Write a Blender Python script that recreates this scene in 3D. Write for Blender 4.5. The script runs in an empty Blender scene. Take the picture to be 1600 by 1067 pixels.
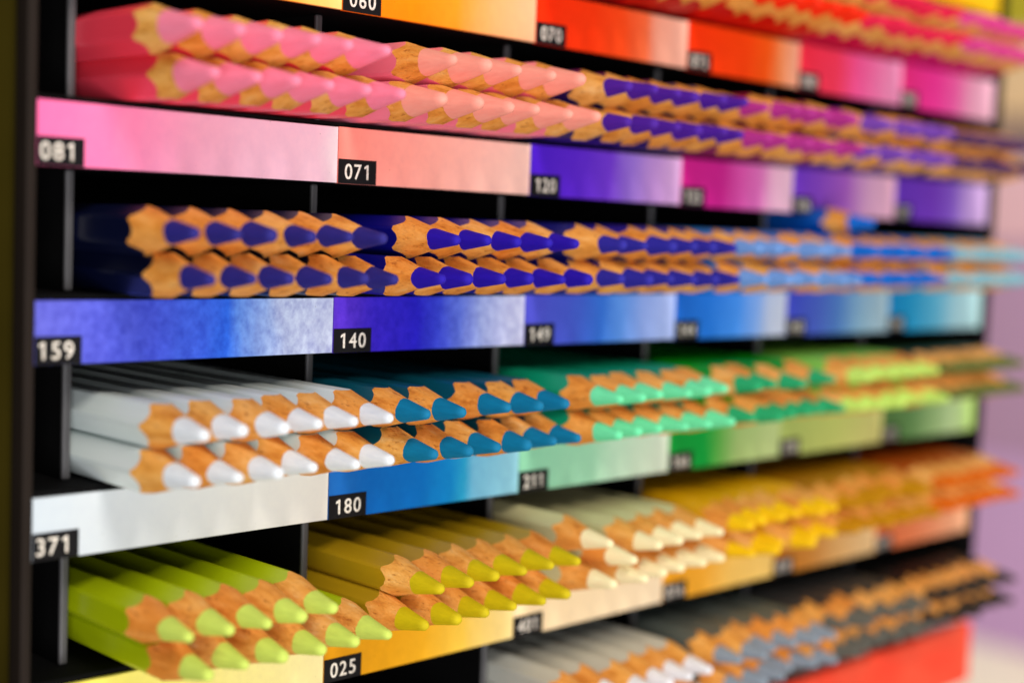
import bpy, math, random
from mathutils import Matrix, Vector
random.seed(11)
K = 0.065                      # one layout unit (about one compartment width) in metres
S = 0.5295                     # shelf spacing
C = bpy.context.scene.collection

# ---------------------------------------------------------------- camera
cam_pos = Vector((-1.8623, -3.6223, -.6378)); yaw, pit, rol, fpx = .7911, -.0782, .0380, 2292.26
fw = Vector((math.sin(yaw)*math.cos(pit), math.cos(yaw)*math.cos(pit), math.sin(pit)))
rt = Vector((math.cos(yaw), -math.sin(yaw), 0)); up = rt.cross(fw)
r2 = rt*math.cos(rol) + up*math.sin(rol); u2 = -rt*math.sin(rol) + up*math.cos(rol)
cd = bpy.data.cameras.new('camera'); cam = bpy.data.objects.new('camera', cd); C.objects.link(cam)
M4 = Matrix((r2, u2, -fw)).transposed().to_4x4(); M4.translation = cam_pos*K
cam.matrix_world = M4
cd.sensor_width = 36; cd.lens = fpx/1600*36; cd.clip_start = .01; cd.clip_end = 60
cd.dof.use_dof = True; cd.dof.focus_distance = 4.5*K; cd.dof.aperture_fstop = 51.57/(.135*K*1000)
cd.dof.aperture_blades = 0
bpy.context.scene.camera = cam

# ---------------------------------------------------------------- light
w = bpy.data.worlds.new('World'); bpy.context.scene.world = w; w.use_nodes = True
bg = w.node_tree.nodes['Background']; bg.inputs[0].default_value = (1, .95, .9, 1); bg.inputs[1].default_value = .20

def area(name, loc, target, size, power, col):
    l = bpy.data.lights.new(name, 'AREA'); l.size = size*K; l.energy = power; l.color = col
    o = bpy.data.objects.new(name, l); C.objects.link(o)
    o.location = Vector(loc)*K
    o.rotation_euler = (Vector(target)-Vector(loc)).to_track_quat('-Z', 'Y').to_euler()
    return o
area('ceiling_spot', (-1.5, -15, 13), (2, 0, -1), 5, 11.0, (1, .94, .86))
area('shop_front_light', (-6, -15, -4), (2, 0, -1), 9, 10.5, (.97, .97, 1))
area('wall_fill_light', (44, 6, 32), (60, 8, -10), 26, 95.0, (1, .95, .9))  # fill lamp added to brighten the far wall and floor

sc = bpy.context.scene
sc.render.engine = 'CYCLES'
sc.view_settings.view_transform = 'Standard'; sc.view_settings.look = 'None'
sc.view_settings.exposure = .12; sc.view_settings.gamma = 1

# ---------------------------------------------------------------- materials
def lin(h, g=1.0):
    h = h.lstrip('#'); out = []
    for i in (0, 2, 4):
        c = int(h[i:i+2], 16)/255
        c = c/12.92 if c < .04045 else ((c+.055)/1.055)**2.4
        out.append(min(.92, max(.0015, c*g)))
    return (*out, 1)

def new_mat(name, col, rough=.5, spec=.5):
    m = bpy.data.materials.new(name); m.use_nodes = True
    b = m.node_tree.nodes['Principled BSDF']
    b.inputs['Base Color'].default_value = col
    b.inputs['Roughness'].default_value = rough
    b.inputs['Specular IOR Level'].default_value = spec
    return m, m.node_tree, b

def N(nt, t, **kw):
    n = nt.nodes.new(t)
    for k, v in kw.items(): setattr(n, k, v)
    return n

def coords(nt, scale):
    tc = N(nt, 'ShaderNodeTexCoord'); mp = N(nt, 'ShaderNodeMapping')
    mp.inputs['Scale'].default_value = [s/K for s in scale]
    nt.links.new(tc.outputs['Object'], mp.inputs['Vector'])
    return mp.outputs[0]

def add_random(nt, vec):
    oi = N(nt, 'ShaderNodeObjectInfo'); mu = N(nt, 'ShaderNodeMath', operation='MULTIPLY'); mu.inputs[1].default_value = 40
    nt.links.new(oi.outputs['Random'], mu.inputs[0])
    ad = N(nt, 'ShaderNodeVectorMath', operation='ADD')
    nt.links.new(vec, ad.inputs[0]); nt.links.new(mu.outputs[0], ad.inputs[1])
    return ad.outputs[0], oi.outputs['Random']

def noise(nt, vec, scale, detail=3, rough=.5):
    n = N(nt, 'ShaderNodeTexNoise'); n.inputs['Scale'].default_value = scale
    n.inputs['Detail'].default_value = detail; n.inputs['Roughness'].default_value = rough
    nt.links.new(vec, n.inputs['Vector']); return n.outputs['Fac']

def ramp(nt, fac, stops):
    r = N(nt, 'ShaderNodeValToRGB'); e = r.color_ramp.elements
    while len(e) < len(stops): e.new(.5)
    for el, (p, c) in zip(e, stops): el.position = p
    for el, (p, c) in zip(e, stops): el.color = c
    nt.links.new(fac, r.inputs[0]); return r.outputs[0]

def bump(nt, b, h, strength, dist):
    bp = N(nt, 'ShaderNodeBump'); bp.inputs['Strength'].default_value = strength
    bp.inputs['Distance'].default_value = dist*K
    nt.links.new(h, bp.inputs['Height']); nt.links.new(bp.outputs[0], b.inputs['Normal'])

def mix(nt, f, a, b, mode='MIX'):
    m = N(nt, 'ShaderNodeMix', data_type='RGBA', blend_type=mode)
    for s, v in ((m.inputs[0], f), (m.inputs[6], a), (m.inputs[7], b)):
        if hasattr(v, 'is_output'): nt.links.new(v, s)
        else: s.default_value = v
    return m.outputs[2]

def wood_mat():
    m, nt, b = new_mat('cedar_wood', (1, 1, 1, 1), .62, .3)
    v = coords(nt, (1, .13, 1)); v, rnd = add_random(nt, v)
    n1 = noise(nt, v, 34, 4, .6)
    base = ramp(nt, n1, [(.28, lin('#cc8434')), (.45, lin('#eaa850')), (.62, lin('#f8bc6c')), (.8, lin('#ffd8a0'))])
    v2 = coords(nt, (1, .22, 1)); v2, _ = add_random(nt, v2)
    n2 = noise(nt, v2, 80, 5, .7)
    streak = ramp(nt, n2, [(.34, (.42, .24, .12, 1)), (.43, (1, 1, 1, 1))])
    c = mix(nt, .72, base, streak, 'MULTIPLY')
    tint = ramp(nt, rnd, [(0, lin('#ffffff')), (.35, lin('#f3d8b4')), (.7, lin('#fff0dc')), (1, lin('#f0cca4'))])
    c = mix(nt, 1, c, tint, 'MULTIPLY')
    gain = mix(nt, 1.0, c, (1.0, 1.0, 1.0, 1), 'MULTIPLY')
    nt.links.new(gain, b.inputs['Base Color'])
    bump(nt, b, n2, .8, .009)
    return m
WOOD = wood_mat()

def paint_mat(name, h, rough=.36):
    m, nt, b = new_mat(name, lin(h, 1.15), rough, .45)
    v = coords(nt, (1, .1, 1)); v, rnd = add_random(nt, v)
    n = noise(nt, v, 20, 4)
    c = mix(nt, n, lin(h, 1.0), lin(h, 1.3))
    # fine scuffs
    v2 = coords(nt, (1, .35, 1)); v2, _ = add_random(nt, v2)
    sp = ramp(nt, noise(nt, v2, 90, 4, .7), [(.70, (0, 0, 0, 1)), (.76, (1, 1, 1, 1))])
    sw = N(nt, 'ShaderNodeRGBToBW'); nt.links.new(sp, sw.inputs[0])
    c = mix(nt, sw.outputs[0], c, lin(h, 1.9))
    nt.links.new(c, b.inputs['Base Color'])
    bump(nt, b, n, .12, .004)
    return m

def lead_mat(name, h):
    m, nt, b = new_mat(name, lin(h, 1.1), .68, .12)
    v = coords(nt, (1, .12, 1)); v, rnd = add_random(nt, v)
    n = noise(nt, v, 70, 4, .6)
    c = mix(nt, n, lin(h, .85), lin(h, 1.35))
    # worn paler point: the very tip is rubbed
    tc = N(nt, 'ShaderNodeTexCoord'); sx = N(nt, 'ShaderNodeSeparateXYZ'); nt.links.new(tc.outputs['Object'], sx.inputs[0])
    mr = N(nt, 'ShaderNodeMapRange'); mr.inputs[1].default_value = .034*K; mr.inputs[2].default_value = .004*K
    mr.inputs[3].default_value = 0; mr.inputs[4].default_value = .03
    nt.links.new(sx.outputs['Y'], mr.inputs[0])
    hh = lin(h, 1.3); pale = tuple(min(.9, x*.75+.16) for x in hh[:3])+(1,)
    c = mix(nt, mr.outputs[0], c, pale)
    nt.links.new(c, b.inputs['Base Color'])
    bump(nt, b, n, .35, .004)
    return m

def card_mat(name, stops, grain, width):
    m, nt, b = new_mat(name, (1, 1, 1, 1), .55, .12)
    tc = N(nt, 'ShaderNodeTexCoord'); sx = N(nt, 'ShaderNodeSeparateXYZ'); nt.links.new(tc.outputs['Object'], sx.inputs[0])
    v = coords(nt, (1, 1, .35)); n1 = noise(nt, v, 13, 4)
    mr = N(nt, 'ShaderNodeMath', operation='MULTIPLY_ADD'); mr.inputs[1].default_value = 1/(width*K)
    nt.links.new(sx.outputs['X'], mr.inputs[0])
    off = N(nt, 'ShaderNodeMath', operation='MULTIPLY_ADD'); off.inputs[1].default_value = .10; off.inputs[2].default_value = -.05
    nt.links.new(n1, off.inputs[0]); nt.links.new(off.outputs[0], mr.inputs[2])
    c = ramp(nt, mr.outputs[0], [(p, lin(h, 1.0)) for p, h in stops])
    # wash streaks and pencil grain
    v2 = coords(nt, (1, 1, .8)); n2 = noise(nt, v2, 30, 7, .68)
    g = ramp(nt, n2, [(.35, (0, 0, 0, 1)), (.65, (1, 1, 1, 1))])
    gw = N(nt, 'ShaderNodeRGBToBW'); nt.links.new(g, gw.inputs[0])
    lo = tuple([1-.45*grain]*2+[1-.25*grain, 1]); hi = tuple([1+.5*grain]*2+[1+.25*grain, 1])
    gc = mix(nt, gw.outputs[0], lo, hi)
    c = mix(nt, 1, c, gc, 'MULTIPLY')
    # tiny dust specks
    v3 = coords(nt, (1, 1, 1)); n3 = noise(nt, v3, 75, 2, .4)
    sp = ramp(nt, n3, [(.205, (.35, .32, .3, 1)), (.235, (1, 1, 1, 1))])
    c = mix(nt, 1, c, sp, 'MULTIPLY')
    nt.links.new(c, b.inputs['Base Color'])
    bump(nt, b, n2, .08, .003)
    return m

BLACK, nt, b = new_mat('black_rack_paint', (.0022, .0021, .0022, 1), .8, .08)
bump(nt, b, noise(nt, coords(nt, (1, 1, 1)), 80, 2), .15, .003)
STEEL, nt, b = new_mat('dark_grey_steel', (.075, .072, .075, 1), .38, .5)
b.inputs['Metallic'].default_value = .25
n = noise(nt, coords(nt, (1, 1, .05)), 40, 3)
nt.links.new(ramp(nt, n, [(.3, (.05, .048, .05, 1)), (.7, (.11, .105, .108, 1))]), b.inputs['Base Color'])
POST, nt, b = new_mat('brown_black_post', (.021, .016, .014, 1), .7, .1)
n = noise(nt, coords(nt, (1, 1, .1)), 30, 3)
nt.links.new(ramp(nt, n, [(.3, (.014, .0095, .007, 1)), (.7, (.018, .0125, .010, 1))]), b.inputs['Base Color'])
BADGE, nt, b = new_mat('badge_black', (.007, .0065, .0075, 1), .5, .15)
bump(nt, b, noise(nt, coords(nt, (1, 1, 1)), 60, 3), .1, .003)
INK, nt, b = new_mat('badge_white_ink', lin('#e6ddd0', 1.05), .5)
n = noise(nt, coords(nt, (1, 1, 1)), 120, 2)
nt.links.new(ramp(nt, n, [(.35, lin('#cfc4b4')), (.6, lin('#f0e8dc'))]), b.inputs['Base Color'])
RED, nt, b = new_mat('red_base_paint', lin('#ff3418'), .35, .5)
n = noise(nt, coords(nt, (1, 1, 1)), 3, 2)
nt.links.new(ramp(nt, n, [(.3, lin('#f83010')), (.7, lin('#ff5030'))]), b.inputs['Base Color'])

# ---------------------------------------------------------------- mesh helpers
def mesh_obj(name, verts, faces, mat, parent=None, smooth=False, loc=(0, 0, 0)):
    me = bpy.data.meshes.new(name)
    me.from_pydata([(x*K, y*K, z*K) for x, y, z in verts], [], faces)
    if smooth: me.polygons.foreach_set('use_smooth', [True]*len(me.polygons))
    me.materials.append(mat); me.update()
    o = bpy.data.objects.new(name, me); C.objects.link(o)
    o.location = Vector(loc)*K
    if parent: o.parent = parent
    return o

def box(name, a, b_, mat, parent=None, bev=0.0, loc=(0, 0, 0), seg=2):
    import bmesh
    bm = bmesh.new(); bmesh.ops.create_cube(bm, size=1)
    for v in bm.verts:
        v.co = Vector([((a[i]+b_[i])/2+v.co[i]*(b_[i]-a[i]))*K for i in range(3)])
    if bev: bmesh.ops.bevel(bm, geom=bm.edges[:], offset=bev*K, segments=seg, affect='EDGES', profile=.5)
    me = bpy.data.meshes.new(name); bm.to_mesh(me); bm.free(); me.materials.append(mat)
    o = bpy.data.objects.new(name, me); C.objects.link(o); o.location = Vector(loc)*K
    if parent: o.parent = parent
    return o

def tag(o, label=None, cat=None, group=None, kind=None):
    if label: o['label'] = label
    if cat: o['category'] = cat
    if group: o['group'] = group
    if kind: o['kind'] = kind
    return o

def empty(name, loc):
    o = bpy.data.objects.new(name, None); C.objects.link(o); o.location = Vector(loc)*K; o.empty_display_size = .01
    return o

# ---------------------------------------------------------------- surroundings
def plain(name, h, rough=.6, sc_=2, amt=.12, g=1.0, spec=.2):
    m, nt, b = new_mat(name, lin(h), rough, spec)
    n = noise(nt, coords(nt, (1, 1, 1)), sc_, 3)
    nt.links.new(ramp(nt, n, [(.3, lin(h, g*(1-amt))), (.7, lin(h, g*(1+amt)))]), b.inputs['Base Color'])
    return m
FLOORZ = -20.4
fl = box('floor', (-60, -70, FLOORZ-.6), (160, 90, FLOORZ), plain('cream_floor', '#fff0d4', .4, .3, .05, 1.0)); tag(fl, kind='structure')
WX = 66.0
def wall_tone_band(z0, z1, h, label, cat='wall', y0=-6, dx=0):  # stacked bands; lilac, mauve and pink paint the wall's soft light change
    o = box('wall', (WX+dx, y0, z0), (WX+dx+2, 80, z1), plain('wall_tone_'+h[1:], h, .7, .12, .03), None, .05)
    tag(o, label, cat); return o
wall_tone_band(FLOORZ, -11, '#d0a8dc', 'lilac painted-light wall band beside the rack, standing on the cream floor')
wall_tone_band(-11, -.6, '#b894b8', 'mauve painted-light wall band beyond the right end of the rack, above the lilac one', dx=.1)
wall_tone_band(-.6, 3.4, '#e4b8c4', 'pale pink painted-light wall band beyond the rack, between the mauve and the grey brown ones')
wall_tone_band(3.4, 5.6, '#907870', 'grey brown wall section beyond the rack, between pale pink and beige', dx=.1)
wall_tone_band(5.6, 9.6, '#d8b890', 'beige wall section beyond the rack, just under the yellow green one')
wall_tone_band(9.6, 36, '#a89c28', 'yellow green wall section beyond the top right corner of the rack', dx=.1)
op = box('partition_wall', (-3.2, .03, FLOORZ), (-.035, .30, 2.4), plain('olive_panel', '#262006', .9, 1.2, .25, 1.0, 0), None, .02)
tag(op, 'dark olive partition standing directly left of the black rack', 'partition')

# ---------------------------------------------------------------- rack
rack = empty('display_rack', (0, 0, -2.95))
tag(rack, 'black metal display rack of open compartments full of coloured pencils, with a red base', 'display rack')
RO = (0, 0, 2.95)      # child location so that coordinates stay in rack space
def rbox(name, a, b_, mat, bev=0): return box(name, a, b_, mat, rack, bev, RO)
XE = 5.2386
DEEP = 3.0
rbox('side_post', (-.032, -.012, -2.95), (-.002, DEEP, 1.6), POST, .006)
rbox('side_panel', (-.001, .30, -2.95), (.155, DEEP, 1.6), BLACK)
rbox('side_panel', (XE-.02, .05, -2.50), (XE+.05, DEEP, 1.6), BLACK, .01)
rbox('side_post', (XE+.052, -.012, -2.60), (XE+.080, DEEP, 1.6), BLACK, .006)
rbox('side_post', (XE+.002, -.006, -2.60), (XE+.050, .046, 1.6), BLACK, .004)
rbox('back_panel', (-.03, DEEP+.003, -2.95), (XE+.05, DEEP+.05, 1.6), BLACK)
def zfloor(k): return -S*(k-1)-.336
def zbot(k): return -S*k
for k in range(-1, 6):
    rbox('shelf', (.001, .012, zbot(k)+.004), (XE-.022, DEEP, zfloor(k)), BLACK, .004)
U = [0, 1, 1.8567, 2.7086, 3.4781, 4.3236, 5.2386]
DIV = [.164, 1.008, 1.846, 2.69, 3.462, 4.31]
for k in range(-1, 6):
    for x in DIV:
        if k <= 0 and x < .1: continue
        d = rbox('divider', (x-.009, .134, zfloor(k)+.002), (x+.009, DEEP-.01, zbot(k-1)+.001), BLACK)  # grey metal plate, sides coloured black for the shade in the compartment
        e = box('rounded_edge', (x-.0125, .118, zfloor(k)+.002), (x+.0125, .1335, zbot(k-1)+.001), STEEL, d, .006, (0, 0, 0), 3)
# red base
bz0, bz1 = -2.945, -2.622
rbox('base_panel', (.0, -.035, bz0), (XE+.07, .06, bz1), RED, .018)
rbox('plinth', (.02, .10, FLOORZ+.002), (XE+.03, DEEP, -2.952), BLACK)
rbox('base_box', (.02, .062, -2.95), (XE+.03, DEEP, zbot(5)-.002), BLACK)

# ---------------------------------------------------------------- shelf labels
STR = {
 (-1,4): ('', 'orange yellow', [(0,'#f09000'),(1,'#ffb020')]),
 (-1,5): ('', 'amber', [(0,'#f0a000'),(.5,'#f8a800'),(1,'#ffc020')]),
 (-1,6): ('', 'bright yellow', [(0,'#f09000'),(.4,'#f8b408'),(1,'#ffc818')]),
 (0,1): ('050', 'golden yellow', [(0,'#f0b020'),(.8,'#f4b040'),(1,'#ffd880')]),
 (0,2): ('060', 'orange fading to peach', [(0,'#f87c08'),(.35,'#ff8608'),(.55,'#ff9420'),(.68,'#ffa458'),(1,'#ffb88c')]),
 (0,3): ('070', 'red orange fading to pale pink', [(0,'#f82c04'),(.35,'#ff3808'),(.55,'#ff4c18'),(.7,'#ff7040'),(.80,'#ffa88c'),(1,'#ffbca4')]),
 (0,4): ('075', 'vivid orange red', [(0,'#ff3404'),(.5,'#ff4404'),(.7,'#ff5c10'),(.82,'#ff9050'),(1,'#ffb898')]),
 (0,5): ('080', 'crimson fading to pink', [(0,'#f02c44'),(.35,'#f83c5c'),(.55,'#ff589c'),(.75,'#ff7cb4'),(1,'#ffa4cc')]),
 (0,6): ('085', 'hot pink fading to pale pink', [(0,'#e82c80'),(.35,'#fc38a0'),(.55,'#fc60b0'),(.75,'#ffa8c8'),(1,'#ffc0d4')]),
 (1,1): ('081', 'pink fading to near white', [(0,'#ff6ca4'),(.22,'#ff7cac'),(.36,'#f094b8'),(.5,'#e8a4bc'),(.7,'#ecb8cc'),(.93,'#f0c4d4'),(1,'#fae0e4')]),
 (1,2): ('071', 'salmon fading to pale peach', [(0,'#ff8a7c'),(.25,'#ff9a8c'),(.5,'#fcac9c'),(.75,'#f8bcac'),(1,'#fcc8b8')]),
 (1,3): ('120', 'violet fading to lilac', [(0,'#4818c0'),(.3,'#5a24c8'),(.5,'#7038cc'),(.65,'#9c74d4'),(.82,'#c090d4'),(1,'#e0b0dc')]),
 (1,4): ('125', 'magenta fading to pale pink', [(0,'#c81c84'),(.35,'#c42088'),(.5,'#d850a8'),(.68,'#dc70b8'),(.8,'#f0b4d0'),(1,'#f0c4d4')]),
 (1,5): ('136', 'purple fading to dusty pink', [(0,'#6c34c0'),(.25,'#8444bc'),(.5,'#a85cbc'),(.7,'#d8a0c4'),(1,'#ecb4c8')]),
 (1,6): ('137', 'deep violet fading to pale lilac', [(0,'#6430b8'),(.4,'#7438bc'),(.6,'#8858cc'),(.8,'#c8a0e4'),(1,'#dcb8ec')]),
 (2,1): ('159', 'mottled blue fading to white', [(0,'#5c5ec4'),(.2,'#4f56c8'),(.35,'#404fca'),(.5,'#3a5cd8'),(.60,'#2c64e0'),(.66,'#5c88e0'),(.76,'#98aee2'),(.80,'#b4c0e4'),(1,'#c0c8e8')]),
 (2,2): ('140', 'ultramarine fading to white', [(0,'#5830c4'),(.2,'#3420bc'),(.4,'#241cbc'),(.52,'#3440c8'),(.62,'#5c70d8'),(.75,'#98a6e2'),(.9,'#c4c8ee'),(1,'#d0d0f0')]),
 (2,3): ('149', 'medium blue fading to pale blue', [(0,'#4c4cc4'),(.3,'#4458c8'),(.48,'#3470d4'),(.6,'#5c94e8'),(.8,'#94acec'),(1,'#b4c4f4')]),
 (2,4): ('144', 'azure fading to off white', [(0,'#1860c0'),(.3,'#2478dc'),(.55,'#4894f0'),(.72,'#88b0f0'),(.82,'#bcc8e4'),(1,'#d0d4e4')]),
 (2,5): ('143', 'indigo blue fading to grey blue', [(0,'#3c44c0'),(.3,'#4860c0'),(.5,'#5080c4'),(.68,'#84aecc'),(1,'#a8c0c8')]),
 (2,6): ('145', 'cyan fading to pale aqua', [(0,'#0880bc'),(.25,'#2098c8'),(.5,'#60b8d8'),(.7,'#a8d4e0'),(1,'#b8e0e4')]),
 (3,1): ('371', 'plain white', [(0,'#c0cad2'),(.3,'#c6cacd'),(.6,'#d2d1ce'),(1,'#dcd6cc')]),
 (3,2): ('180', 'blue fading to light aqua', [(0,'#1c60ac'),(.2,'#0860b0'),(.45,'#046cbc'),(.6,'#0c84c8'),(.68,'#28a0cc'),(.74,'#70b8d8'),(1,'#94ccdc')]),
 (3,3): ('211', 'pale mint green', [(0,'#84c4a0'),(.45,'#98ccaa'),(.6,'#b8d8bc'),(1,'#d4dcc8')]),
 (3,4): ('166', 'strong green fading to sage', [(0,'#088c34'),(.33,'#089c3c'),(.42,'#58a848'),(.6,'#a0bc74'),(1,'#bccc8c')]),
 (3,5): ('170', 'yellow olive green', [(0,'#a0b060'),(.5,'#bcc46c'),(1,'#ccc478')]),
 (3,6): ('172', 'dark olive fading to light green', [(0,'#486c38'),(.3,'#608c50'),(.55,'#98bc7c'),(.75,'#bcd89c'),(1,'#b4d870')]),
 (4,1): ('024', 'pale lemon', [(0,'#e8dc50'),(.4,'#f0e078'),(1,'#f4e4a4')]),
 (4,2): ('025', 'golden ochre fading to cream yellow', [(0,'#d08c10'),(.3,'#e09c14'),(.5,'#ecac20'),(.7,'#f8c848'),(1,'#f8dc94')]),
 (4,3): ('401', 'pale cream', [(0,'#ffd8a8'),(1,'#fce0bc')]),
 (4,4): ('016', 'amber fading to pale yellow', [(0,'#e49c1c'),(.35,'#f0ac34'),(.6,'#f8c864'),(1,'#f4cc70')]),
 (4,5): ('018', 'tan fading to cream', [(0,'#b86c18'),(.35,'#c88438'),(.6,'#e0ac68'),(1,'#ecc890')]),
 (4,6): ('019', 'terracotta fading to peach', [(0,'#d86838'),(.4,'#ec8454'),(.7,'#f8a074'),(1,'#ffb890')]),
 (5,3): ('230', 'light grey', [(0,'#909090'),(1,'#c8c8c8')]),
 (5,4): ('233', 'mid grey', [(0,'#5c5c5c'),(1,'#a8a4a0')]),
 (5,5): ('235', 'dark grey', [(0,'#383634'),(.6,'#5c5854'),(1,'#8c8880')]),
 (5,6): ('199', 'black fading to grey', [(0,'#282422'),(.4,'#4c4846'),(1,'#a8a0a0')]),
}
def char_data(ch, size):
    cu = bpy.data.curves.new('printed_number', 'FONT'); cu.body = ch
    cu.size = size; cu.offset = size*.006; cu.extrude = size*.01
    t = bpy.data.objects.new('tmp', cu); C.objects.link(t)
    bpy.context.view_layer.update()
    me = bpy.data.meshes.new_from_object(t.evaluated_get(bpy.context.evaluated_depsgraph_get()))
    bpy.data.objects.remove(t); bpy.data.curves.remove(cu)
    vs = [tuple(v.co) for v in me.vertices]; fs = [tuple(p.vertices) for p in me.polygons]
    bpy.data.meshes.remove(me)
    x0, x1 = min(v[0] for v in vs), max(v[0] for v in vs)
    if ch == '1':                       # give the one its flag
        top = max(v[1] for v in vs); n = len(vs); z = size*.01
        vs += [(x0+size*.01, top, z), (x0-size*.15, top-size*.10, z), (x0-size*.15, top-size*.20, z), (x0+size*.01, top-size*.13, z)]
        fs.append((n, n+1, n+2, n+3)); x0 -= size*.05
    return [(x-(x0+x1)/2, y, z) for x, y, z in vs], fs
def text_mesh(txt, size):
    V, F = [], []
    for i, ch in enumerate(txt):
        vs, fs = char_data(ch, size); n = len(V); dx = (i-1)*size*.56
        V += [(x*.95+dx, y, z) for x, y, z in vs]; F += [tuple(a+n for a in f) for f in fs]
    ys = [v[1] for v in V]; cy = (min(ys)+max(ys))/2
    me = bpy.data.meshes.new('printed_number')
    me.from_pydata([(x, -z, y-cy) for x, y, z in V], [], F)
    me.materials.append(INK); me.update()
    return me
HF = {1: .172, 2: .175, 3: .180, 4: .188, 5: .197, 6: .203}
for (k, c), (num, cname, stops) in STR.items():
    x0, x1 = U[c-1], U[c]; wd = x1-x0-.003
    h = HF[c]; zc = zbot(k)+.0915
    if k == 5: h = .15; zc = zbot(5)+.11
    z0 = zc-h/2
    grain = {(2,1): .62, (2,2): .50, (2,3): .12, (3,2): .12, (1,1): .07, (3,1): .04, (1,2): .08}.get((k, c), .08)
    card = box('shelf_label', (0, -.004, 0), (wd, .010, h), card_mat('card_%s' % cname.replace(' ', '_'), stops, grain, wd), None, .0012, (x0+.0015, 0, z0), 1)
    lab = '%s swatch card%s on the rack' % (cname, (' numbered '+num) if num and (c <= 2 or (k, c) in ((1,3),(2,3),(3,3),(4,3),(0,3))) else '')
    tag(card, lab, 'shelf label', 'colour swatch cards along the shelf edges')
    if num:
        bw, bh = .135 if c == 1 else .152, .076
        bd = box('number_badge', (0, -.0065, 0), (bw, -.0042, bh), BADGE, card, .0004, (.0, 0, .0005), 1)
        tm = text_mesh(num, .067*K)
        t = bpy.data.objects.new('printed_number', tm); C.objects.link(t); t.parent = bd
        t.location = Vector((bw*(.44 if c == 1 else .5), -.0072, bh*.5))*K

# ---------------------------------------------------------------- pencils
AP = .0606; R = AP*2/math.sqrt(3); RT = .0125; SLOPE = .27; LEAD = .106; LEN = 2.7
NA = 72
def wob(seed):
    rr = random.Random(seed); ks = [(rr.randint(3, 30), rr.uniform(0, 6.28), rr.uniform(.2, 1)) for _ in range(9)]
    return lambda t: sum(a*math.sin(kk*t+p)/(1+.06*kk) for kk, p, a in ks)/3
def pencil_geo(seed, s1_, lead_=LEAD):
    rr = random.Random(seed); wa, wb, wc = wob(seed), wob(seed+50), wob(seed+90)
    sl = SLOPE*rr.uniform(.96, 1.05); rt_ = RT*rr.uniform(.85, 1.35); ld = lead_*rr.uniform(.92, 1.10)
    ex, ez = rr.uniform(-.0012, .0012), rr.uniform(-.0012, .0012)
    th = [2*math.pi*i/NA for i in range(NA)]
    def rh(t):
        a = (t+math.pi/6) % (math.pi/3)-math.pi/6       # corners at 0, 60 ...
        a = abs(((t) % (math.pi/3))-math.pi/6)          # 0 at the middle of a flat
        return min(AP/math.cos(a), R*.955)
    s1 = s1_*rr.uniform(.95, 1.06); rk = rt_+s1*ld
    def rc(y): return rt_+s1*y if y < ld else rk+sl*(y-ld)
    yb = [ld+(rh(t)-rk)/sl+.0036*wa(t) for t in th]
    yl = [ld+.0022*wb(t)+.002*math.sin(3*t+seed) for t in th]
    def P(t, r, y, off=0): return (r*math.cos(t)+ex*off, y, r*math.sin(t)+ez*off)
    def rings(rows, cap_end=False, cap_start=False):
        v = [p for row in rows for p in row]; f = []
        for j in range(len(rows)-1):
            for i in range(NA):
                i2 = (i+1) % NA
                f.append((j*NA+i, j*NA+i2, (j+1)*NA+i2, (j+1)*NA+i))
        if cap_end: f.append(tuple(range((len(rows)-1)*NA, len(rows)*NA)))
        if cap_start: f.append(tuple(reversed(range(NA))))
        return v, f
    shaft = rings([[P(t, min(rh(t), rc(y)), y) for t, y in zip(th, yb)],
                   [P(t, rh(t), .30) for t in th],
                   [P(t, rh(t), LEN-.01) for t in th], [P(t, rh(t)*.9, LEN) for t in th]], cap_end=True)
    rows = []
    for j in range(9):
        s = j/8; row = []
        for t, a, b in zip(th, yl, yb):
            y = a+(b-a)*s; r = min(rh(t), rc(y)); r += .0011*wc(t*1.0+s*.6)*math.sin(math.pi*s)
            row.append(P(t, r, y))
        rows.append(row)
    wood = rings(rows)
    rows = []
    for a_ in (0.15, .5, .8):      # rounded point
        rows.append([P(t, rt_*math.sin(a_*math.pi/2), rt_*(1-math.cos(a_*math.pi/2))*.8, 1) for t in th])
    y0 = rt_*.8
    for j in range(8):
        s = j/7; row = []
        for t, a in zip(th, yl):
            y = y0+(a-y0)*s; row.append(P(t, rc(y)+.0004*wa(t*2+s), y, 1-s))
        rows.append(row)
    lead = rings(rows, cap_start=True)
    return shaft, wood, lead
NV = 7
GEO = [pencil_geo(100+i, .172) for i in range(NV)]+[pencil_geo(130+i, .200) for i in range(NV)]+[pencil_geo(160+i, .222, .134) for i in range(NV)]   # slim, thick and long leads
def base_mesh(name, vf, smooth):
    me = bpy.data.meshes.new(name); me.from_pydata([(x*K, y*K, z*K) for x, y, z in vf[0]], [], vf[1])
    if smooth: me.polygons.foreach_set('use_smooth', [True]*len(me.polygons))
    me.update(); return me

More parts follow.
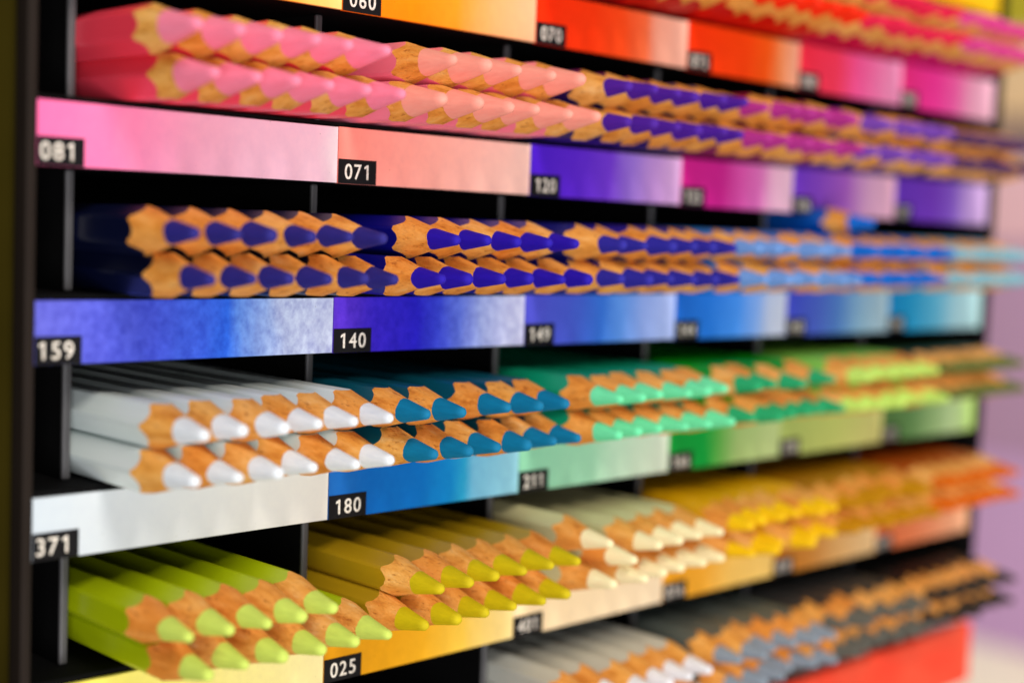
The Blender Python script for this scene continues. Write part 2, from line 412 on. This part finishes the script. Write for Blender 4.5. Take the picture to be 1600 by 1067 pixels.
PEN = {   # body, lead, colour name
 (0,3): ('#b00c08','#d81808','scarlet red'), (0,4): ('#c01008','#ff2c0c','bright red'),
 (0,5): ('#c01040','#e02048','crimson'), (0,6): ('#c01868','#dc4490','magenta pink'),
 (1,1): ('#ff3c50','#ff7c96','rose pink'), (1,2): ('#f87890','#ff9484','salmon pink'), (1,3): ('#180850','#481c90','deep violet'),
 (1,4): ('#700c40','#a83084','purple magenta'), (1,5): ('#30187c','#7444ac','light violet'), (1,6): ('#281838','#50305c','dark mauve'),
 (2,1): ('#040a28','#282474','dark indigo'), (2,2): ('#080870','#24109c','ultramarine blue'), (2,3): ('#141468','#2a2690','royal blue'),
 (2,4): ('#2070b8','#6890cc','sky blue'), (2,5): ('#0858b4','#1064c4','mid blue'), (2,6): ('#5090b0','#80b4c4','pale turquoise'),
 (3,1): ('#d6e6e0','#d4dcea','white'), (3,2): ('#004c5c','#086c94','teal blue'), (3,3): ('#089068','#68d49c','mint green'),
 (3,4): ('#088c14','#289c64','emerald green'), (3,5): ('#80c044','#b8d864','light green'), (3,6): ('#203820','#606830','olive green'),
 (4,1): ('#a0b000','#bcce5c','lime green'), (4,2): ('#a88410','#bca80c','mustard olive'), (4,3): ('#c4bc8c','#ffdcaa','ivory'),
 (4,4): ('#d89c00','#f4b40c','golden yellow'), (4,5): ('#a06800','#b47c08','ochre'), (4,6): ('#a04408','#cc6004','burnt orange'),
 (5,3): ('#b4b4aa','#d4d4da','silver grey'), (5,4): ('#505854','#808c98','slate grey'), (5,5): ('#303030','#5c5c54','charcoal grey'), (5,6): ('#101010','#302820','black'),
}
ORD = ['first', 'second', 'third', 'fourth', 'fifth', 'sixth', 'seventh']
LAST = {1: .925, 2: 1.755, 3: 2.570, 4: 3.375, 5: 4.16, 6: 4.98}
PIT = {1: .1275, 2: .1285, 3: .1265, 4: .1225, 5: .1255, 6: .1275}
FLAT = {(3, 'lower'), (3, 'upper'), (2, 'lower'), (1, 'lower')}      # layers lying on a flat; the others have a corner up
ZD = {(3,'lower'): -.2740, (3,'upper'): -.1510, (2,'lower'): -.2735, (1,'lower'): -.2720}
ZU, ZL = -.1570, -.2655
def rowx(c, n=6, last=None, pitch=None):
    pitch = pitch or PIT[c]
    l = LAST[c] if last is None else last
    return [l-pitch*(n-1-i) for i in range(n)]
LAY = {}
for key in PEN:
    k, c = key
    LAY[key] = {'lower': [(x, None) for x in rowx(c)], 'upper': [(x, None) for x in rowx(c, last=LAST[c]-(.055 if c == 2 else .018), pitch=PIT[c]-(.002 if c > 2 else 0))]}
ex = lambda xs: [(x, None) for x in xs]
LAY[(2,1)]['lower'] = ex([.287,.413,.540,.668,.800,.925]); LAY[(2,1)]['upper'] = ex([.238,.362,.488,.613,.738,.862])
LAY[(1,1)]['upper'] = ex([.238,.361,.484,.607,.730,.853]); LAY[(1,1)]['lower'] = ex([.296,.420,.545,.670,.796,.922])
LAY[(2,2)]['lower'] = ex([1.094,1.220,1.350,1.486,1.622,1.758]); LAY[(2,2)]['upper'] = ex([1.162,1.288,1.423,1.554,1.680])
LAY[(3,1)]['upper'] = ex([.278,.408,.534,.661,.787,.914]); LAY[(3,1)]['lower'] = ex([.262,.390,.520,.650,.785,.915])
LAY[(3,2)]['upper'] = ex([1.066,1.192,1.412,1.540,1.667]); LAY[(3,2)]['lower'] = ex([1.104,1.234,1.361,1.490,1.618,1.745])
LAY[(1,2)]['upper'] = ex([1.08,1.25,1.39,1.525,1.66]) ; LAY[(1,2)]['upper'].append((1.13-.16, None)); LAY[(1,2)]['upper'] = ex([1.12,1.262,1.40,1.552,1.685])
LAY[(1,2)]['lower'] = ex([1.094,1.226,1.355,1.488,1.622,1.756])
LAY[(4,1)]['upper'] = ex([.252,.372,.492,.612,.733]); LAY[(4,1)]['lower'] = ex([.305,.430,.556,.680,.804,.930])
LAY[(4,2)]['upper'] = ex([1.132,1.257,1.383,1.508,1.628,1.750]); LAY[(4,2)]['lower'] = ex([1.088,1.214,1.338,1.463,1.590,1.716])
LAY[(4,3)]['upper'] = [(1.934,-1.712),(2.06,-1.785)]+ex([2.178,2.304,2.43,2.55]); LAY[(4,3)]['lower'] = ex([1.944,2.098,2.224,2.35,2.476,2.60])
LAY[(3,4)]['upper'] = ex([2.768,2.893,3.018,3.30])

rnd = random.Random(5)
body_m = {k: paint_mat('body_'+v[2].replace(' ', '_'), v[0]) for k, v in PEN.items()}
lead_m = {k: lead_mat('lead_'+v[2].replace(' ', '_'), v[1]) for k, v in PEN.items()}
ROWNAME = {0: 'the top visible shelf', 1: 'the shelf with the pink pencils', 2: 'the dark blue pencil shelf', 3: 'the shelf with the white pencils',
           4: 'the lime pencil shelf', 5: 'the lowest shelf'}
GROUP = 'coloured pencils lying in the rack with their points outwards'
proto = {}
def make_proto(key, v):
    root = empty('coloured_pencil', (0, 0, 0))
    for nm, g, mt, sm in (('shaft', 0, body_m[key], False), ('sharpened_wood', 1, WOOD, True), ('lead', 2, lead_m[key], True)):
        me = base_mesh(nm, GEO[v][g], sm); me.materials.append(mt)
        o = bpy.data.objects.new(nm, me); C.objects.link(o); o.parent = root
    return root
def get_pencil(key, v):
    if (key, v) not in proto:
        proto[(key, v)] = make_proto(key, v); return proto[(key, v)]
    src = proto[(key, v)]
    r = src.copy(); C.objects.link(r)
    for ch in list(src.children):
        c2 = ch.copy(); C.objects.link(c2); c2.parent = r
    return r
stuff = []      # everything past the 300 that show largest
def place(key, x, z, label, y=-.4, spin=None, yawd=None, asstuff=False):
    v = rnd.randrange(NV)+(NV if key[0] in (3, 4, 5) or key[1] >= 4 else 2*NV if key in ((1,1), (1,2)) else 0)
    sp = rnd.choice([0, 60, 120, 180, 240, 300])+rnd.uniform(-3, 3)+(spin or 0)
    yw = rnd.uniform(-.35, .35) if yawd is None else yawd
    pt = rnd.uniform(-.12, .12)
    far = key[1] >= 4
    if far and yawd is None: yw *= 2.2; y += rnd.uniform(-.03, .03)*(.4 if key[1] == 6 else 1)
    if key[0] == 5 or key[1] == 3: y += rnd.uniform(-.015, .015)
    loc = Vector((x, y+rnd.uniform(-.012, .012), z))
    # rotate about the middle of the cell front so that the point stays put
    rot = Matrix.Rotation(math.radians(yw), 4, 'Z') @ Matrix.Rotation(math.radians(pt), 4, 'X') @ Matrix.Rotation(math.radians(sp), 4, 'Y')
    mt = Matrix.Translation(loc*K) @ rot
    if asstuff: stuff.append((key, v, mt)); return
    o = get_pencil(key, v)
    o.location = loc*K; o.rotation_mode = 'XYZ'; o.rotation_euler = rot.to_euler('XYZ')
    tag(o, label, 'coloured pencil', GROUP)
for key in PEN:
    k, c = key; cname = PEN[key][2]; zo = -S*(k-1)
    for lay in ('lower', 'upper'):
        L = LAY[key][lay]
        for i, (x, z) in enumerate(L):
            zz = z if z is not None else ZD.get((k, lay), ZL if lay == 'lower' else ZU)+zo+rnd.uniform(-.0015, .0015)
            place(key, x+rnd.uniform(-.003, .003), zz,
                  '%s pencil, %s from the left in the %s layer of its compartment' % (cname, ORD[i], lay),
                  spin=0 if (k, lay) in FLAT else 30, asstuff=(c == 6 or key == (0, 5)))
# the stray pencil lying on top of the blue ones
place((2,5), 3.66, ZU-S+.118, 'single mid blue pencil lying on top of both layers of the pale blue pencils', y=-.30, spin=0, yawd=0)

import bmesh as _b
verts, faces, fm, mats = [], [], [], []
for key, v, mt in stuff:
    for g, m in ((0, body_m[key]), (1, WOOD), (2, lead_m[key])):
        if m not in mats: mats.append(m)
        mi = mats.index(m); o0 = len(verts)
        verts += [mt @ Vector((x*K, y*K, z*K)) for x, y, z in GEO[v][g][0]]
        for f in GEO[v][g][1]: faces.append(tuple(i+o0 for i in f)); fm.append((mi, g > 0))
me = bpy.data.meshes.new('coloured_pencils'); me.from_pydata(verts, [], faces)
for m in mats: me.materials.append(m)
me.polygons.foreach_set('material_index', [a for a, _ in fm]); me.polygons.foreach_set('use_smooth', [s for _, s in fm]); me.update()
so = bpy.data.objects.new('coloured_pencils', me); C.objects.link(so)
tag(so, 'blurred mass of pencils at the far right end of every shelf', 'coloured pencils', None, 'stuff')
print('individual pencils', sum(1 for o in bpy.data.objects if o.name.startswith('coloured_pencil') and o.type == 'EMPTY'), 'stuff', len(stuff))
